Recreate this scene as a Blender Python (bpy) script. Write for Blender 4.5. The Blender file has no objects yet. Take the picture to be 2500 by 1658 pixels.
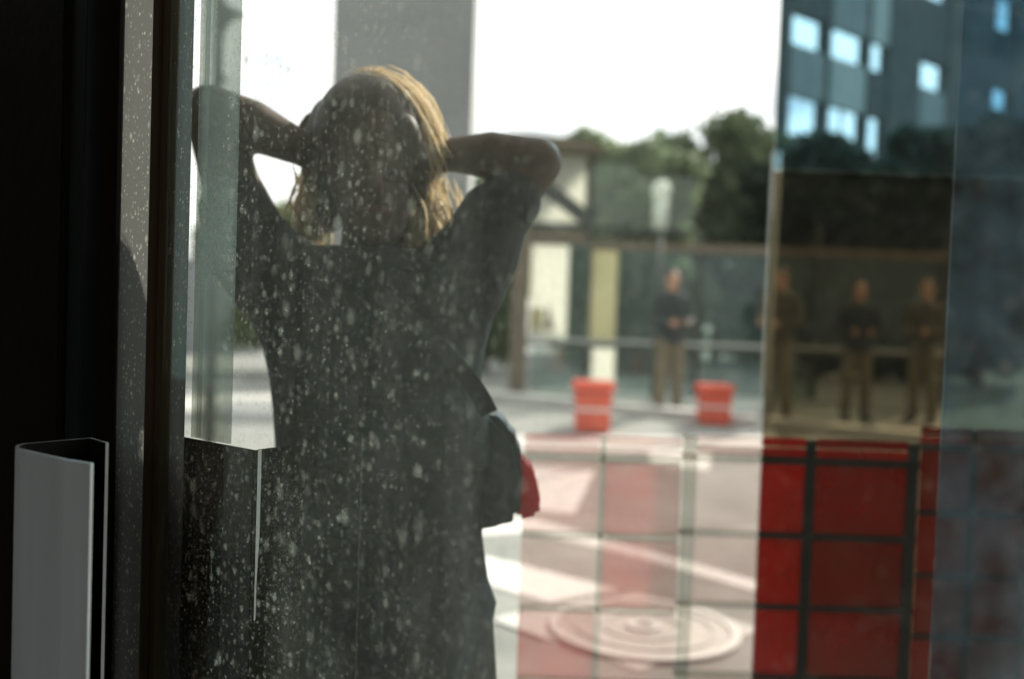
import bpy, bmesh, math, random
import numpy as np
from mathutils import Vector, Matrix

random.seed(7)
rng = np.random.default_rng(7)
R = math.radians
S = bpy.context.scene
COL = S.collection

# ------------------------------------------------------------------ camera
CAM_Z = 1.30
cam_d = bpy.data.cameras.new('camera')
cam = bpy.data.objects.new('camera', cam_d)
COL.objects.link(cam)
cam_d.lens = 35.0
cam_d.sensor_width = 36.0
cam_d.clip_start = 0.02
cam_d.clip_end = 2000
CAM_ROT = Matrix.Rotation(R(88.0), 3, 'X') @ Matrix.Rotation(R(2.0), 3, 'Z')
cam.matrix_world = Matrix.Translation((0, 0, CAM_Z)) @ CAM_ROT.to_4x4()
cam_d.dof.use_dof = True
cam_d.dof.focus_distance = 1.14
cam_d.dof.aperture_fstop = 2.3
S.camera = cam

# ------------------------------------------------------------------ world and sun
SUN_AZ, SUN_EL = R(36), R(34)           # azimuth from +Y towards +X
sun_dir = Vector((math.sin(SUN_AZ) * math.cos(SUN_EL), math.cos(SUN_AZ) * math.cos(SUN_EL), math.sin(SUN_EL)))
W = bpy.data.worlds.new('World')
S.world = W
W.use_nodes = True
nt = W.node_tree
nt.nodes.clear()
o_ = nt.nodes.new('ShaderNodeOutputWorld')
bg = nt.nodes.new('ShaderNodeBackground')
bg.inputs['Strength'].default_value = 0.10
sky = nt.nodes.new('ShaderNodeTexSky')
sky.sky_type = 'NISHITA'
sky.sun_disc = False
sky.sun_elevation = SUN_EL
sky.sun_rotation = SUN_AZ
tc = nt.nodes.new('ShaderNodeTexCoord')
nz = nt.nodes.new('ShaderNodeTexNoise')
nz.inputs['Scale'].default_value = 2.6
nz.inputs['Detail'].default_value = 7
nz.inputs['Roughness'].default_value = 0.55
mp = nt.nodes.new('ShaderNodeMapping')
mp.inputs['Scale'].default_value = (1, 1, 2.6)
rmp = nt.nodes.new('ShaderNodeMapRange')
rmp.inputs['From Min'].default_value = 0.36
rmp.inputs['From Max'].default_value = 0.52
# thin bright cloud, a little brighter towards the sun as real cloud is
dp = nt.nodes.new('ShaderNodeVectorMath'); dp.operation = 'DOT_PRODUCT'
dp.inputs[1].default_value = sun_dir
mx = nt.nodes.new('ShaderNodeMath'); mx.operation = 'MAXIMUM'; mx.inputs[1].default_value = 0.0
pw = nt.nodes.new('ShaderNodeMath'); pw.operation = 'POWER'; pw.inputs[1].default_value = 2.0
ml = nt.nodes.new('ShaderNodeMath'); ml.operation = 'MULTIPLY_ADD'; ml.inputs[1].default_value = 16.0; ml.inputs[2].default_value = 8.0
comb = nt.nodes.new('ShaderNodeMix'); comb.data_type = 'RGBA'; comb.blend_type = 'MULTIPLY'
comb.inputs['Factor'].default_value = 1.0
comb.inputs['A'].default_value = (1.0, 0.99, 0.97, 1)
mix = nt.nodes.new('ShaderNodeMix'); mix.data_type = 'RGBA'
L = nt.links.new
L(tc.outputs['Generated'], mp.inputs['Vector']); L(mp.outputs['Vector'], nz.inputs['Vector'])
L(nz.outputs['Fac'], rmp.inputs['Value']); L(tc.outputs['Generated'], dp.inputs[0])
L(dp.outputs['Value'], mx.inputs[0]); L(mx.outputs[0], pw.inputs[0]); L(pw.outputs[0], ml.inputs[0])
L(ml.outputs[0], comb.inputs['B'])
L(rmp.outputs['Result'], mix.inputs['Factor']); L(sky.outputs['Color'], mix.inputs['A']); L(comb.outputs['Result'], mix.inputs['B'])
L(mix.outputs['Result'], bg.inputs['Color']); L(bg.outputs['Background'], o_.inputs['Surface'])

sd = bpy.data.lights.new('sun', 'SUN')
sd.energy = 4.8
sd.angle = R(0.55)
sd.color = (1.0, 0.93, 0.82)
sun = bpy.data.objects.new('sun', sd)
COL.objects.link(sun)
sun.rotation_euler = sun_dir.to_track_quat('Z', 'Y').to_euler()
sun.location = (8, 10, 12)

S.view_settings.view_transform = 'Standard'
S.view_settings.look = 'None'
S.view_settings.exposure = 0.25
S.view_settings.gamma = 1.0
S.view_settings.use_curve_mapping = False
S.render.engine = 'CYCLES'
S.cycles.transparent_max_bounces = 32
S.cycles.max_bounces = 7
S.cycles.diffuse_bounces = 4
S.cycles.glossy_bounces = 3

# ------------------------------------------------------------------ picture -> place
FPX = 2430.0
def ray(px, py):
    return (CAM_ROT @ Vector(((px - 1250) / FPX, -(py - 829) / FPX, -1.0)))
def P(px, py, d):
    """point seen at (px,py) that stands d metres in front of the camera"""
    r = ray(px, py)
    return Vector((0, 0, CAM_Z)) + r * (d / r.y)
def G(px, py, z=0.0):
    r = ray(px, py)
    t = (z - CAM_Z) / r.z
    return Vector((r.x * t, r.y * t, z))

# ------------------------------------------------------------------ materials
MATS = {}
def nodes_of(name):
    m = bpy.data.materials.new(name)
    m.use_nodes = True
    n = m.node_tree
    n.nodes.clear()
    out = n.nodes.new('ShaderNodeOutputMaterial')
    MATS[name] = m
    return m, n, out
def noise(n, scale, detail=4, rough=0.55, stretch=None, coord='Object'):
    t = n.nodes.new('ShaderNodeTexCoord')
    x = n.nodes.new('ShaderNodeTexNoise')
    x.inputs['Scale'].default_value = scale
    x.inputs['Detail'].default_value = detail
    x.inputs['Roughness'].default_value = rough
    if stretch:
        m = n.nodes.new('ShaderNodeMapping')
        m.inputs['Scale'].default_value = stretch
        n.links.new(t.outputs[coord], m.inputs['Vector'])
        n.links.new(m.outputs['Vector'], x.inputs['Vector'])
    else:
        n.links.new(t.outputs[coord], x.inputs['Vector'])
    return x.outputs['Fac']
def ramp(n, fac, lo, hi, a=0.3, b=0.7):
    r = n.nodes.new('ShaderNodeValToRGB')
    r.color_ramp.elements[0].position = a
    r.color_ramp.elements[1].position = b
    r.color_ramp.elements[0].color = (*lo, 1)
    r.color_ramp.elements[1].color = (*hi, 1)
    n.links.new(fac, r.inputs['Fac'])
    return r.outputs['Color']
def std(name, lo, hi=None, rough=0.6, metal=0.0, scale=8, bump=0.0, bscale=60, stretch=None, trans=0.0, spec=0.5):
    hi = hi or lo
    m, n, out = nodes_of(name)
    b = n.nodes.new('ShaderNodeBsdfPrincipled')
    c = ramp(n, noise(n, scale, stretch=stretch), lo, hi)
    n.links.new(c, b.inputs['Base Color'])
    b.inputs['Roughness'].default_value = rough
    b.inputs['Metallic'].default_value = metal
    b.inputs['Specular IOR Level'].default_value = spec
    if bump:
        bp = n.nodes.new('ShaderNodeBump')
        bp.inputs['Strength'].default_value = bump
        bp.inputs['Distance'].default_value = 0.02
        n.links.new(noise(n, bscale, 3, stretch=stretch), bp.inputs['Height'])
        n.links.new(bp.outputs['Normal'], b.inputs['Normal'])
    sh = b.outputs['BSDF']
    if trans:
        t = n.nodes.new('ShaderNodeBsdfTranslucent')
        n.links.new(c, t.inputs['Color'])
        x = n.nodes.new('ShaderNodeMixShader')
        x.inputs['Fac'].default_value = trans
        n.links.new(sh, x.inputs[1]); n.links.new(t.outputs['BSDF'], x.inputs[2])
        sh = x.outputs['Shader']
    n.links.new(sh, out.inputs['Surface'])
    return m
def math_(n, op, a, b=None, clamp=False):
    x = n.nodes.new('ShaderNodeMath'); x.operation = op; x.use_clamp = clamp
    for i, v in enumerate((a, b)):
        if v is None: continue
        if isinstance(v, (int, float)): x.inputs[i].default_value = v
        else: n.links.new(v, x.inputs[i])
    return x.outputs[0]
def specks(n, scale, density, size, stretch=(1, 1, 1), soft=0.42):
    """mask of separate dust spots: 0..1"""
    t = n.nodes.new('ShaderNodeTexCoord')
    mp = n.nodes.new('ShaderNodeMapping'); mp.inputs['Scale'].default_value = stretch
    n.links.new(t.outputs['Object'], mp.inputs['Vector'])
    v = n.nodes.new('ShaderNodeTexVoronoi'); v.voronoi_dimensions = '3D'
    v.inputs['Scale'].default_value = scale
    n.links.new(mp.outputs['Vector'], v.inputs['Vector'])
    sp = n.nodes.new('ShaderNodeSeparateColor')
    n.links.new(v.outputs['Color'], sp.inputs['Color'])
    on = math_(n, 'GREATER_THAN', sp.outputs['Red'], 1 - density)
    rad = math_(n, 'MULTIPLY', sp.outputs['Green'], size)
    d = math_(n, 'SUBTRACT', rad, v.outputs['Distance'])
    d = math_(n, 'DIVIDE', d, soft, True)
    d = math_(n, 'MULTIPLY', d, on)
    return math_(n, 'MULTIPLY', d, math_(n, 'ADD', math_(n, 'MULTIPLY', sp.outputs['Blue'], 0.8), 0.2))
def dusty_glass(name, tint, film, dot, fade=None, dust=(0.6, 0.62, 0.58), refl=True, rough=0.02, dots=((330, .55, .42), (120, .45, .40), (48, .35, .34)), transl=0.6):
    """clear sheet with a film of dust and dried drops; tint is what it lets through"""
    m, n, out = nodes_of(name)
    tr = n.nodes.new('ShaderNodeBsdfTransparent'); tr.inputs['Color'].default_value = (*tint, 1)
    df = n.nodes.new('ShaderNodeBsdfDiffuse'); df.inputs['Color'].default_value = (*dust, 1)
    tl = n.nodes.new('ShaderNodeBsdfTranslucent'); tl.inputs['Color'].default_value = (*dust, 1)
    dm = n.nodes.new('ShaderNodeMixShader'); dm.inputs['Fac'].default_value = transl
    n.links.new(df.outputs[0], dm.inputs[1]); n.links.new(tl.outputs[0], dm.inputs[2])
    big = noise(n, 11.0 if name == 'hazy_glass' else 5.0, 3, 0.6)
    f = math_(n, 'MULTIPLY', math_(n, 'SUBTRACT', big, .32, True), film * 6) if name == 'hazy_glass' else math_(n, 'MULTIPLY', big, film * 2)
    if dots:
        f = math_(n, 'MULTIPLY', f, math_(n, 'ADD', math_(n, 'MULTIPLY', noise(n, 170, 2, 0.6), 1.3), 0.35))
        f = math_(n, 'MULTIPLY', f, math_(n, 'ADD', math_(n, 'MULTIPLY', noise(n, 34, 3, 0.6, stretch=(1, 1, .07)), 1.5), 0.25))
        tcx = n.nodes.new('ShaderNodeTexCoord'); sx = n.nodes.new('ShaderNodeSeparateXYZ')
        n.links.new(tcx.outputs['Object'], sx.inputs[0])
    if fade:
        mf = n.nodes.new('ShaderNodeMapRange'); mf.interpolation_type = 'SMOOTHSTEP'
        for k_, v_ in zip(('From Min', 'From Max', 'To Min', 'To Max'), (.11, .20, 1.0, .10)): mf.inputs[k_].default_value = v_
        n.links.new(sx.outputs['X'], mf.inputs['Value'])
        f = math_(n, 'MULTIPLY', f, mf.outputs['Result'])  # film veil painted in for reflected haze, cut off over the dark right side
        # film thinned round the handle to paint in the dark where the veil is blocked
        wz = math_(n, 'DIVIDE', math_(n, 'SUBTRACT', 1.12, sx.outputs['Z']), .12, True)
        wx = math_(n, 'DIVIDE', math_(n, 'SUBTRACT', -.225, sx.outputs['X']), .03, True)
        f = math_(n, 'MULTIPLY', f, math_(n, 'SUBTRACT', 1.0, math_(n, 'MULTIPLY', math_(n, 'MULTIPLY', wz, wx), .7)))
    for i, (sc, dn, sz) in enumerate(dots):
        s = specks(n, sc, dn, sz, (1, 1, (1, .85, .75)[i % 3]))
        s = math_(n, 'MULTIPLY', math_(n, 'MULTIPLY', s, dot), math_(n, 'ADD', math_(n, 'MULTIPLY', big, 1.6), -0.1, True))
        if fade:      # spots lie thick by the stile and thin out towards the far side
            mr_ = n.nodes.new('ShaderNodeMapRange'); mr_.interpolation_type = 'SMOOTHSTEP'
            for k_, v_ in zip(('From Min', 'From Max', 'To Min', 'To Max'), fade[i]): mr_.inputs[k_].default_value = v_
            n.links.new(sx.outputs['X'], mr_.inputs['Value'])
            s = math_(n, 'MULTIPLY', s, mr_.outputs['Result'])
        f = math_(n, 'ADD', f, s)
    f = math_(n, 'MINIMUM', f, 0.95)
    mxs = n.nodes.new('ShaderNodeMixShader')
    n.links.new(f, mxs.inputs['Fac']); n.links.new(tr.outputs[0], mxs.inputs[1]); n.links.new(dm.outputs[0], mxs.inputs[2])
    sh = mxs.outputs[0]
    if refl:
        gl = n.nodes.new('ShaderNodeBsdfGlossy'); gl.inputs['Roughness'].default_value = rough
        gl.inputs['Color'].default_value = (0.9, 0.95, 0.95, 1)
        fr = n.nodes.new('ShaderNodeFresnel'); fr.inputs['IOR'].default_value = 1.45
        ff = math_(n, 'MINIMUM', fr.outputs[0], 0.35)
        x = n.nodes.new('ShaderNodeMixShader')
        n.links.new(ff, x.inputs['Fac']); n.links.new(sh, x.inputs[1]); n.links.new(gl.outputs[0], x.inputs[2])
        sh = x.outputs[0]
    n.links.new(sh, out.inputs['Surface'])
    return m
def red_glass(name, tint, lo, hi, cover, transl):
    m, n, out = nodes_of(name)
    tr = n.nodes.new('ShaderNodeBsdfTransparent'); tr.inputs['Color'].default_value = (*tint, 1)
    nf = noise(n, 9, 3)
    c = ramp(n, nf, lo, hi)
    df = n.nodes.new('ShaderNodeBsdfDiffuse'); n.links.new(c, df.inputs['Color'])
    tl = n.nodes.new('ShaderNodeBsdfTranslucent'); n.links.new(c, tl.inputs['Color'])
    a = n.nodes.new('ShaderNodeMixShader'); a.inputs['Fac'].default_value = transl
    n.links.new(df.outputs[0], a.inputs[1]); n.links.new(tl.outputs[0], a.inputs[2])
    x = n.nodes.new('ShaderNodeMixShader')
    n.links.new(math_(n, 'ADD', math_(n, 'MULTIPLY', nf, cover * .5), cover * .75), x.inputs['Fac'])
    n.links.new(tr.outputs[0], x.inputs[1]); n.links.new(a.outputs[0], x.inputs[2])
    gl = n.nodes.new('ShaderNodeBsdfGlossy'); gl.inputs['Roughness'].default_value = 0.12
    y = n.nodes.new('ShaderNodeMixShader'); y.inputs['Fac'].default_value = 0.02
    n.links.new(x.outputs[0], y.inputs[1]); n.links.new(gl.outputs[0], y.inputs[2])
    n.links.new(y.outputs[0], out.inputs['Surface'])
    return m
def speckled(name, base, spot, scale=330, transl=0.7):
    m, n, out = nodes_of(name)
    s = math_(n, 'ADD', specks(n, scale, .7, .6, (1, 1, .8)), specks(n, scale * .45, .5, .5, (1, 1, .7)), True)
    c = n.nodes.new('ShaderNodeMix'); c.data_type = 'RGBA'
    c.inputs['A'].default_value = (*base, 1); c.inputs['B'].default_value = (*spot, 1)
    n.links.new(s, c.inputs['Factor'])
    df = n.nodes.new('ShaderNodeBsdfDiffuse'); tl = n.nodes.new('ShaderNodeBsdfTranslucent')
    n.links.new(c.outputs['Result'], df.inputs['Color']); n.links.new(c.outputs['Result'], tl.inputs['Color'])
    x = n.nodes.new('ShaderNodeMixShader'); x.inputs['Fac'].default_value = transl
    n.links.new(df.outputs[0], x.inputs[1]); n.links.new(tl.outputs[0], x.inputs[2])
    n.links.new(x.outputs[0], out.inputs['Surface'])
    return m

std('black_frame', (0.008, 0.005, 0.003), (0.013, 0.009, 0.005), rough=0.45, scale=20, bump=0.05, spec=0.25)
std('dark_bead', (0.012, 0.013, 0.015), (0.02, 0.021, 0.024), rough=0.35, scale=30, spec=0.4)
std('bronze_gasket', (0.045, 0.028, 0.010), (0.075, 0.050, 0.020), rough=0.5, scale=30, stretch=(1, 1, .05))
std('brushed_steel', (0.74, 0.77, 0.76), (0.84, 0.87, 0.86), rough=0.42, metal=0.25, scale=40, stretch=(1, 1, .04), bump=0.03, bscale=200)
std('inner_shade', (0.008, 0.008, 0.007), (0.014, 0.013, 0.012), rough=0.6, spec=.2)
std('rim_highlight', (0.80, 0.80, 0.78), (0.9, 0.9, 0.88), rough=0.3, metal=0.2)
std('dark_steel', (0.05, 0.05, 0.045), (0.10, 0.10, 0.085), rough=0.5, metal=0.6, scale=120, bump=0.1, bscale=300)
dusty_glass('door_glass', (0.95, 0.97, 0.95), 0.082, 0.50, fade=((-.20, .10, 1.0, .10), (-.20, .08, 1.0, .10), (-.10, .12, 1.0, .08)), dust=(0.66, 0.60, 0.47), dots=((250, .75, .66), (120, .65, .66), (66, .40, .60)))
dusty_glass('clear_back', (0.97, 0.98, 0.97), 0.0, 0.0, dots=(), refl=False)
dusty_glass('strip_glass', (0.76, 0.78, 0.74), 0.24, 0.25, dust=(0.56, 0.57, 0.52))
dusty_glass('tinted_glass', (0.55, 0.50, 0.40), 0.001, 0.0, dots=())
dusty_glass('blue_tint', (0.60, 0.78, 0.87), 0.006, 0.0, dots=())
dusty_glass('hazy_glass', (0.58, 0.74, 0.82), 0.050, 0.0, dust=(0.38, 0.44, 0.48), dots=())
dusty_glass('clear_pane', (0.92, 0.96, 0.93), 0.03, 0.0, dust=(0.45, 0.55, 0.45), dots=())
dusty_glass('pavilion_glass', (0.74, 0.82, 0.80), 0.05, 0.0, dust=(0.25, 0.36, 0.40), dots=())
speckled('dusty_strip', (0.10, 0.105, 0.095), (0.36, 0.36, 0.30), scale=260)
speckled('handle_dust', (0.010, 0.009, 0.005), (0.16, 0.15, 0.09), scale=300, transl=0.0)
for nm_, cv_ in (('red_glass_tile', .20), ('red_glass_tile_faint', .12), ('red_glass_tile_strong', .34)):
    red_glass(nm_, (0.97, 0.935, 0.92), (0.34, 0.016, 0.010), (0.52, 0.032, 0.020), cv_, .55)
for nm_, lo_, hi_ in (('deep_red_tile', (0.18, 0.004, 0.002), (0.30, 0.008, 0.004)), ('deep_red_tile_bright', (0.34, 0.006, 0.003), (0.52, 0.012, 0.006)), ('deep_red_tile_brown', (0.14, 0.008, 0.004), (0.22, 0.012, 0.006))):
    red_glass(nm_, (0.80, 0.45, 0.40), lo_, hi_, 0.66, .5)
red_glass('joint_glass', (0.78, 0.76, 0.73), (0.05, 0.07, 0.06), (0.08, 0.10, 0.09), 0.12, .5)
std('joint_dark', (0.015, 0.016, 0.010), (0.025, 0.024, 0.016), rough=0.7)
std('concrete_ground', (0.21, 0.22, 0.20), (0.36, 0.36, 0.335), rough=0.85, scale=2.2, bump=0.15, bscale=30)
std('white_paint', (0.74, 0.72, 0.68), (0.86, 0.84, 0.80), rough=0.7, scale=5, bump=0.1)
std('pale_stone', (0.54, 0.53, 0.49), (0.68, 0.66, 0.62), rough=0.8, scale=4)
std('pinkish_paving', (0.42, 0.34, 0.30), (0.52, 0.43, 0.38), rough=0.85, scale=3, bump=0.1)
std('manhole_metal', (0.50, 0.48, 0.44), (0.62, 0.59, 0.54), rough=0.55, metal=0.15, scale=14, bump=0.3, bscale=40)
std('column_concrete', (0.42, 0.425, 0.42), (0.52, 0.525, 0.52), rough=0.85, scale=3, bump=0.2, bscale=25)
std('grey_wall', (0.36, 0.38, 0.40), (0.44, 0.46, 0.48), rough=0.85, scale=1.2)
std('dark_concrete', (0.10, 0.105, 0.10), (0.15, 0.155, 0.15), rough=0.85, scale=1.5)
std('pale_spandrel', (0.46, 0.48, 0.44), (0.56, 0.57, 0.52), rough=0.6, scale=1.5)
std('grey_spandrel', (0.26, 0.28, 0.27), (0.36, 0.37, 0.35), rough=0.6, scale=1.5)
std('cream_panel', (0.86, 0.86, 0.79), (0.91, 0.91, 0.84), rough=0.55, scale=1.5, trans=0.85)
std('olive_panel', (0.58, 0.56, 0.40), (0.68, 0.66, 0.50), rough=0.6, scale=1.5, trans=0.75)
std('dark_frame', (0.035, 0.045, 0.040), (0.06, 0.07, 0.06), rough=0.5, scale=4)
std('brown_beam', (0.14, 0.11, 0.07), (0.20, 0.16, 0.11), rough=0.6, scale=4)
std('pale_metal', (0.50, 0.52, 0.48), (0.60, 0.62, 0.58), rough=0.5, scale=5)
std('orange_red', (0.88, 0.16, 0.09), (0.95, 0.21, 0.13), rough=0.5, scale=5, trans=0.35)
std('opal', (0.75, 0.80, 0.74), (0.85, 0.88, 0.82), rough=0.3, scale=5, trans=0.6)
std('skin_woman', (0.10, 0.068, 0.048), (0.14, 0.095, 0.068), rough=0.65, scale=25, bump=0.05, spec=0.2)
std('skin_man', (0.52, 0.29, 0.18), (0.60, 0.35, 0.23), rough=0.5, scale=25)
std('lips', (0.15, 0.075, 0.06), rough=0.4)
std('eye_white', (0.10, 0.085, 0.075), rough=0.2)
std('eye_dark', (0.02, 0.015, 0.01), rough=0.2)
std('dark_shirt', (0.012, 0.014, 0.013), (0.024, 0.027, 0.026), rough=0.85, scale=18, bump=0.3, bscale=30)
std('dark_skirt', (0.010, 0.010, 0.013), (0.020, 0.020, 0.024), rough=0.9, scale=18, bump=0.3, bscale=25)
std('black_leather', (0.010, 0.011, 0.013), (0.02, 0.02, 0.022), rough=0.45, scale=20, bump=0.1)
std('red_leather', (0.62, 0.012, 0.018), (0.72, 0.02, 0.03), rough=0.45, scale=20, trans=0.6)
std('golden_hair', (0.88, 0.74, 0.52), (0.97, 0.88, 0.70), rough=0.4, scale=60, trans=0.6)
std('brown_hair', (0.05, 0.036, 0.022), (0.09, 0.065, 0.04), rough=0.6, scale=60)
std('dark_jacket', (0.02, 0.03, 0.035), (0.04, 0.05, 0.055), rough=0.85, scale=12)
std('olive_jacket', (0.07, 0.065, 0.04), (0.11, 0.10, 0.06), rough=0.85, scale=12)
std('khaki_cloth', (0.14, 0.12, 0.075), (0.24, 0.20, 0.13), rough=0.85, scale=10)
std('leaf_mid', (0.16, 0.21, 0.12), (0.25, 0.31, 0.18), rough=0.45, scale=3, trans=0.7)
std('leaf_dark', (0.025, 0.050, 0.035), (0.05, 0.085, 0.05), rough=0.55, scale=3, trans=0.3)
std('leaf_bright', (0.08, 0.13, 0.03), (0.17, 0.20, 0.06), rough=0.55, scale=3, trans=0.45)
std('bark', (0.06, 0.045, 0.03), (0.11, 0.085, 0.06), rough=0.9, scale=20, bump=0.4, bscale=30)
std('blocker_paving', (0.10, 0.10, 0.095), (0.16, 0.16, 0.15), rough=0.8, scale=3)
std('blocker_dark', (0.03, 0.03, 0.028), (0.05, 0.05, 0.045), rough=0.8, scale=3)
M = MATS

# ------------------------------------------------------------------ mesh helpers
def mesh_obj(name, verts, faces, mat, parent=None, smooth=False):
    me = bpy.data.meshes.new(name)
    me.from_pydata([tuple(v) for v in verts], [], faces)
    me.update()
    return link(name, me, mat, parent, smooth)
def link(name, me, mat, parent=None, smooth=False):
    if mat is not None:
        me.materials.clear(); me.materials.append(M[mat])
    if smooth:
        me.polygons.foreach_set('use_smooth', [True] * len(me.polygons))
    o = bpy.data.objects.new(name, me)
    COL.objects.link(o)
    if parent is not None:
        o.parent = parent
    return o
def bm_obj(name, bm, mat, parent=None, smooth=False, bevel=0.0):
    if bevel:
        bmesh.ops.bevel(bm, geom=list(bm.edges), offset=bevel, segments=2, affect='EDGES', clamp_overlap=True)
    bmesh.ops.recalc_face_normals(bm, faces=list(bm.faces))
    me = bpy.data.meshes.new(name)
    bm.to_mesh(me); bm.free()
    return link(name, me, mat, parent, smooth)
def empty(name, loc, rz=0.0):
    e = bpy.data.objects.new(name, None)
    e.location = loc; e.rotation_euler = (0, 0, rz)
    e.empty_display_size = 0.1
    COL.objects.link(e)
    return e
def tag(o, label=None, cat=None, group=None, kind=None):
    if label: o['label'] = label
    if cat: o['category'] = cat
    if group: o['group'] = group
    if kind: o['kind'] = kind
    return o
def hexa(bm, p):
    """eight corners: bottom ring of four, top ring of four"""
    v = [bm.verts.new(q) for q in p]
    for f in ((0, 3, 2, 1), (4, 5, 6, 7), (0, 1, 5, 4), (1, 2, 6, 5), (2, 3, 7, 6), (3, 0, 4, 7)):
        bm.faces.new([v[i] for i in f])
    return v
def box(bm, a, b):
    (x0, y0, z0), (x1, y1, z1) = a, b
    return hexa(bm, [(x0, y0, z0), (x1, y0, z0), (x1, y1, z0), (x0, y1, z0), (x0, y0, z1), (x1, y0, z1), (x1, y1, z1), (x0, y1, z1)])
def box_obj(name, a, b, mat, parent=None, bevel=0.0):
    bm = bmesh.new(); box(bm, a, b)
    return bm_obj(name, bm, mat, parent, bevel=bevel)
def prism(bm, pts, vec):
    """closed outline pts extruded by vec"""
    lo = [bm.verts.new(p) for p in pts]
    hi = [bm.verts.new(Vector(p) + Vector(vec)) for p in pts]
    bm.faces.new(lo[::-1]); bm.faces.new(hi)
    k = len(pts)
    for i in range(k):
        bm.faces.new([lo[i], lo[(i + 1) % k], hi[(i + 1) % k], hi[i]])
def ribbon(bm, plan, thick, z0, z1):
    """thin vertical plate following a plan polyline, with thickness"""
    n = len(plan)
    L_, R_ = [], []
    for i in range(n):
        a = Vector(plan[max(i - 1, 0)]); b = Vector(plan[min(i + 1, n - 1)])
        if 0 < i < n - 1:
            d1 = (Vector(plan[i]) - a).normalized(); d2 = (b - Vector(plan[i])).normalized()
            n1 = Vector((-d1.y, d1.x)); n2 = Vector((-d2.y, d2.x))
            m = (n1 + n2).normalized(); m *= 1 / max(m.dot(n1), 0.35)
        else:
            d = (b - a).normalized(); m = Vector((-d.y, d.x))
        L_.append(Vector(plan[i]) + m * thick / 2); R_.append(Vector(plan[i]) - m * thick / 2)
    out = L_ + R_[::-1]
    prism(bm, [(p.x, p.y, z0) for p in out], (0, 0, z1 - z0))
def sphere(bm, c, r, sx=1, sy=1, sz=1, seg=14, ring=10, rot=None):
    m = Matrix.Translation(c) @ (rot.to_4x4() if rot else Matrix.Identity(4)) @ Matrix.Diagonal((r * sx, r * sy, r * sz, 1))
    bmesh.ops.create_uvsphere(bm, u_segments=seg, v_segments=ring, radius=1.0, matrix=m)
def cone(bm, a, b, ra, rb, seg=14, cap=True):
    a, b = Vector(a), Vector(b)
    d = b - a
    if d.length < 1e-6: return
    q = d.to_track_quat('Z', 'Y').to_matrix()
    ring = []
    for c, r in ((a, ra), (b, rb)):
        ring.append([bm.verts.new(c + q @ Vector((math.cos(2 * math.pi * i / seg) * r, math.sin(2 * math.pi * i / seg) * r, 0))) for i in range(seg)])
    for i in range(seg):
        j = (i + 1) % seg
        bm.faces.new([ring[0][i], ring[0][j], ring[1][j], ring[1][i]])
    if cap:
        bm.faces.new(ring[0][::-1]); bm.faces.new(ring[1])
def chain(bm, pts, rad, seg=14):
    for i, p in enumerate(pts):
        sphere(bm, p, rad[i], seg=seg, ring=max(seg // 2 + 2, 6))
        if i: cone(bm, pts[i - 1], p, rad[i - 1], rad[i], seg)
def loft(bm, secs, seg=32, close=True, wob=None):
    """secs: (centre, half width along x, half depth along y)"""
    rings = []
    for k, (c, hx, hy) in enumerate(secs):
        rg = []
        for i in range(seg):
            a = 2 * math.pi * i / seg
            w = 1.0 + (wob(k, a) if wob else 0.0)
            rg.append(bm.verts.new((c[0] + math.cos(a) * hx * w, c[1] + math.sin(a) * hy * w, c[2])))
        rings.append(rg)
    for k in range(len(rings) - 1):
        for i in range(seg):
            j = (i + 1) % seg
            bm.faces.new([rings[k][i], rings[k][j], rings[k + 1][j], rings[k + 1][i]])
    if close:
        bm.faces.new(rings[0][::-1]); bm.faces.new(rings[-1])
def remeshed(name, bm, mat, parent, voxel, smooth_it=4):
    bmesh.ops.recalc_face_normals(bm, faces=list(bm.faces))
    me = bpy.data.meshes.new('tmp'); bm.to_mesh(me); bm.free()
    o = bpy.data.objects.new('tmp', me); COL.objects.link(o)
    r = o.modifiers.new('r', 'REMESH'); r.mode = 'VOXEL'; r.voxel_size = voxel
    s = o.modifiers.new('s', 'SMOOTH'); s.factor = 0.5; s.iterations = smooth_it
    dg = bpy.context.evaluated_depsgraph_get()
    me2 = bpy.data.meshes.new_from_object(o.evaluated_get(dg))
    bpy.data.objects.remove(o); bpy.data.meshes.remove(me)
    me2.name = name
    return link(name, me2, mat, parent, True)
def copy_tree(o, parent=None):
    c = o.copy(); COL.objects.link(c); c.parent = parent
    for ch in o.children: copy_tree(ch, c)
    return c

# ================================================================== THE SETTING
ground = mesh_obj('ground', [(-300, -60, 0), (300, -60, 0), (300, 500, 0), (-300, 500, 0)], [(0, 1, 2, 3)], 'concrete_ground')
tag(ground, kind='structure')

def sheet(name, px, mat, z=0.004, thick=None, kind='structure'):
    """flat patch on the ground whose corners were read off the photograph"""
    pts = [G(x, y) for x, y in px]
    o = mesh_obj(name, [(p.x, p.y, z) for p in pts], [tuple(range(len(pts)))], mat)
    tag(o, kind=kind)
    return o
# painted bands and pale paving across the square
sheet('road_marking', [(1150, 1262), (1300, 1266), (1560, 1340), (1560, 1364), (1300, 1300), (1150, 1310)], 'white_paint', 0.004)
sheet('road_marking', [(1562, 1340), (1860, 1424), (1860, 1450), (1562, 1364)], 'white_paint', 0.004)
sheet('road_marking', [(1120, 1345), (1250, 1375), (1515, 1442), (1340, 1472), (1120, 1408)], 'white_paint', 0.004)
sheet('road_marking', [(1230, 1142), (1452, 1150), (1402, 1256), (1240, 1240)], 'white_paint', 0.004)
sheet('road_marking', [(1580, 1096), (1738, 1104), (1730, 1150), (1590, 1134)], 'white_paint', 0.004)
sheet('pavement', [(1180, 1066), (1900, 1066), (1900, 1100), (1180, 1096)], 'pale_stone', 0.004)
sheet('pavement', [(380, 955), (760, 965), (760, 1015), (380, 1000)], 'pale_stone', 0.004)
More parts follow.
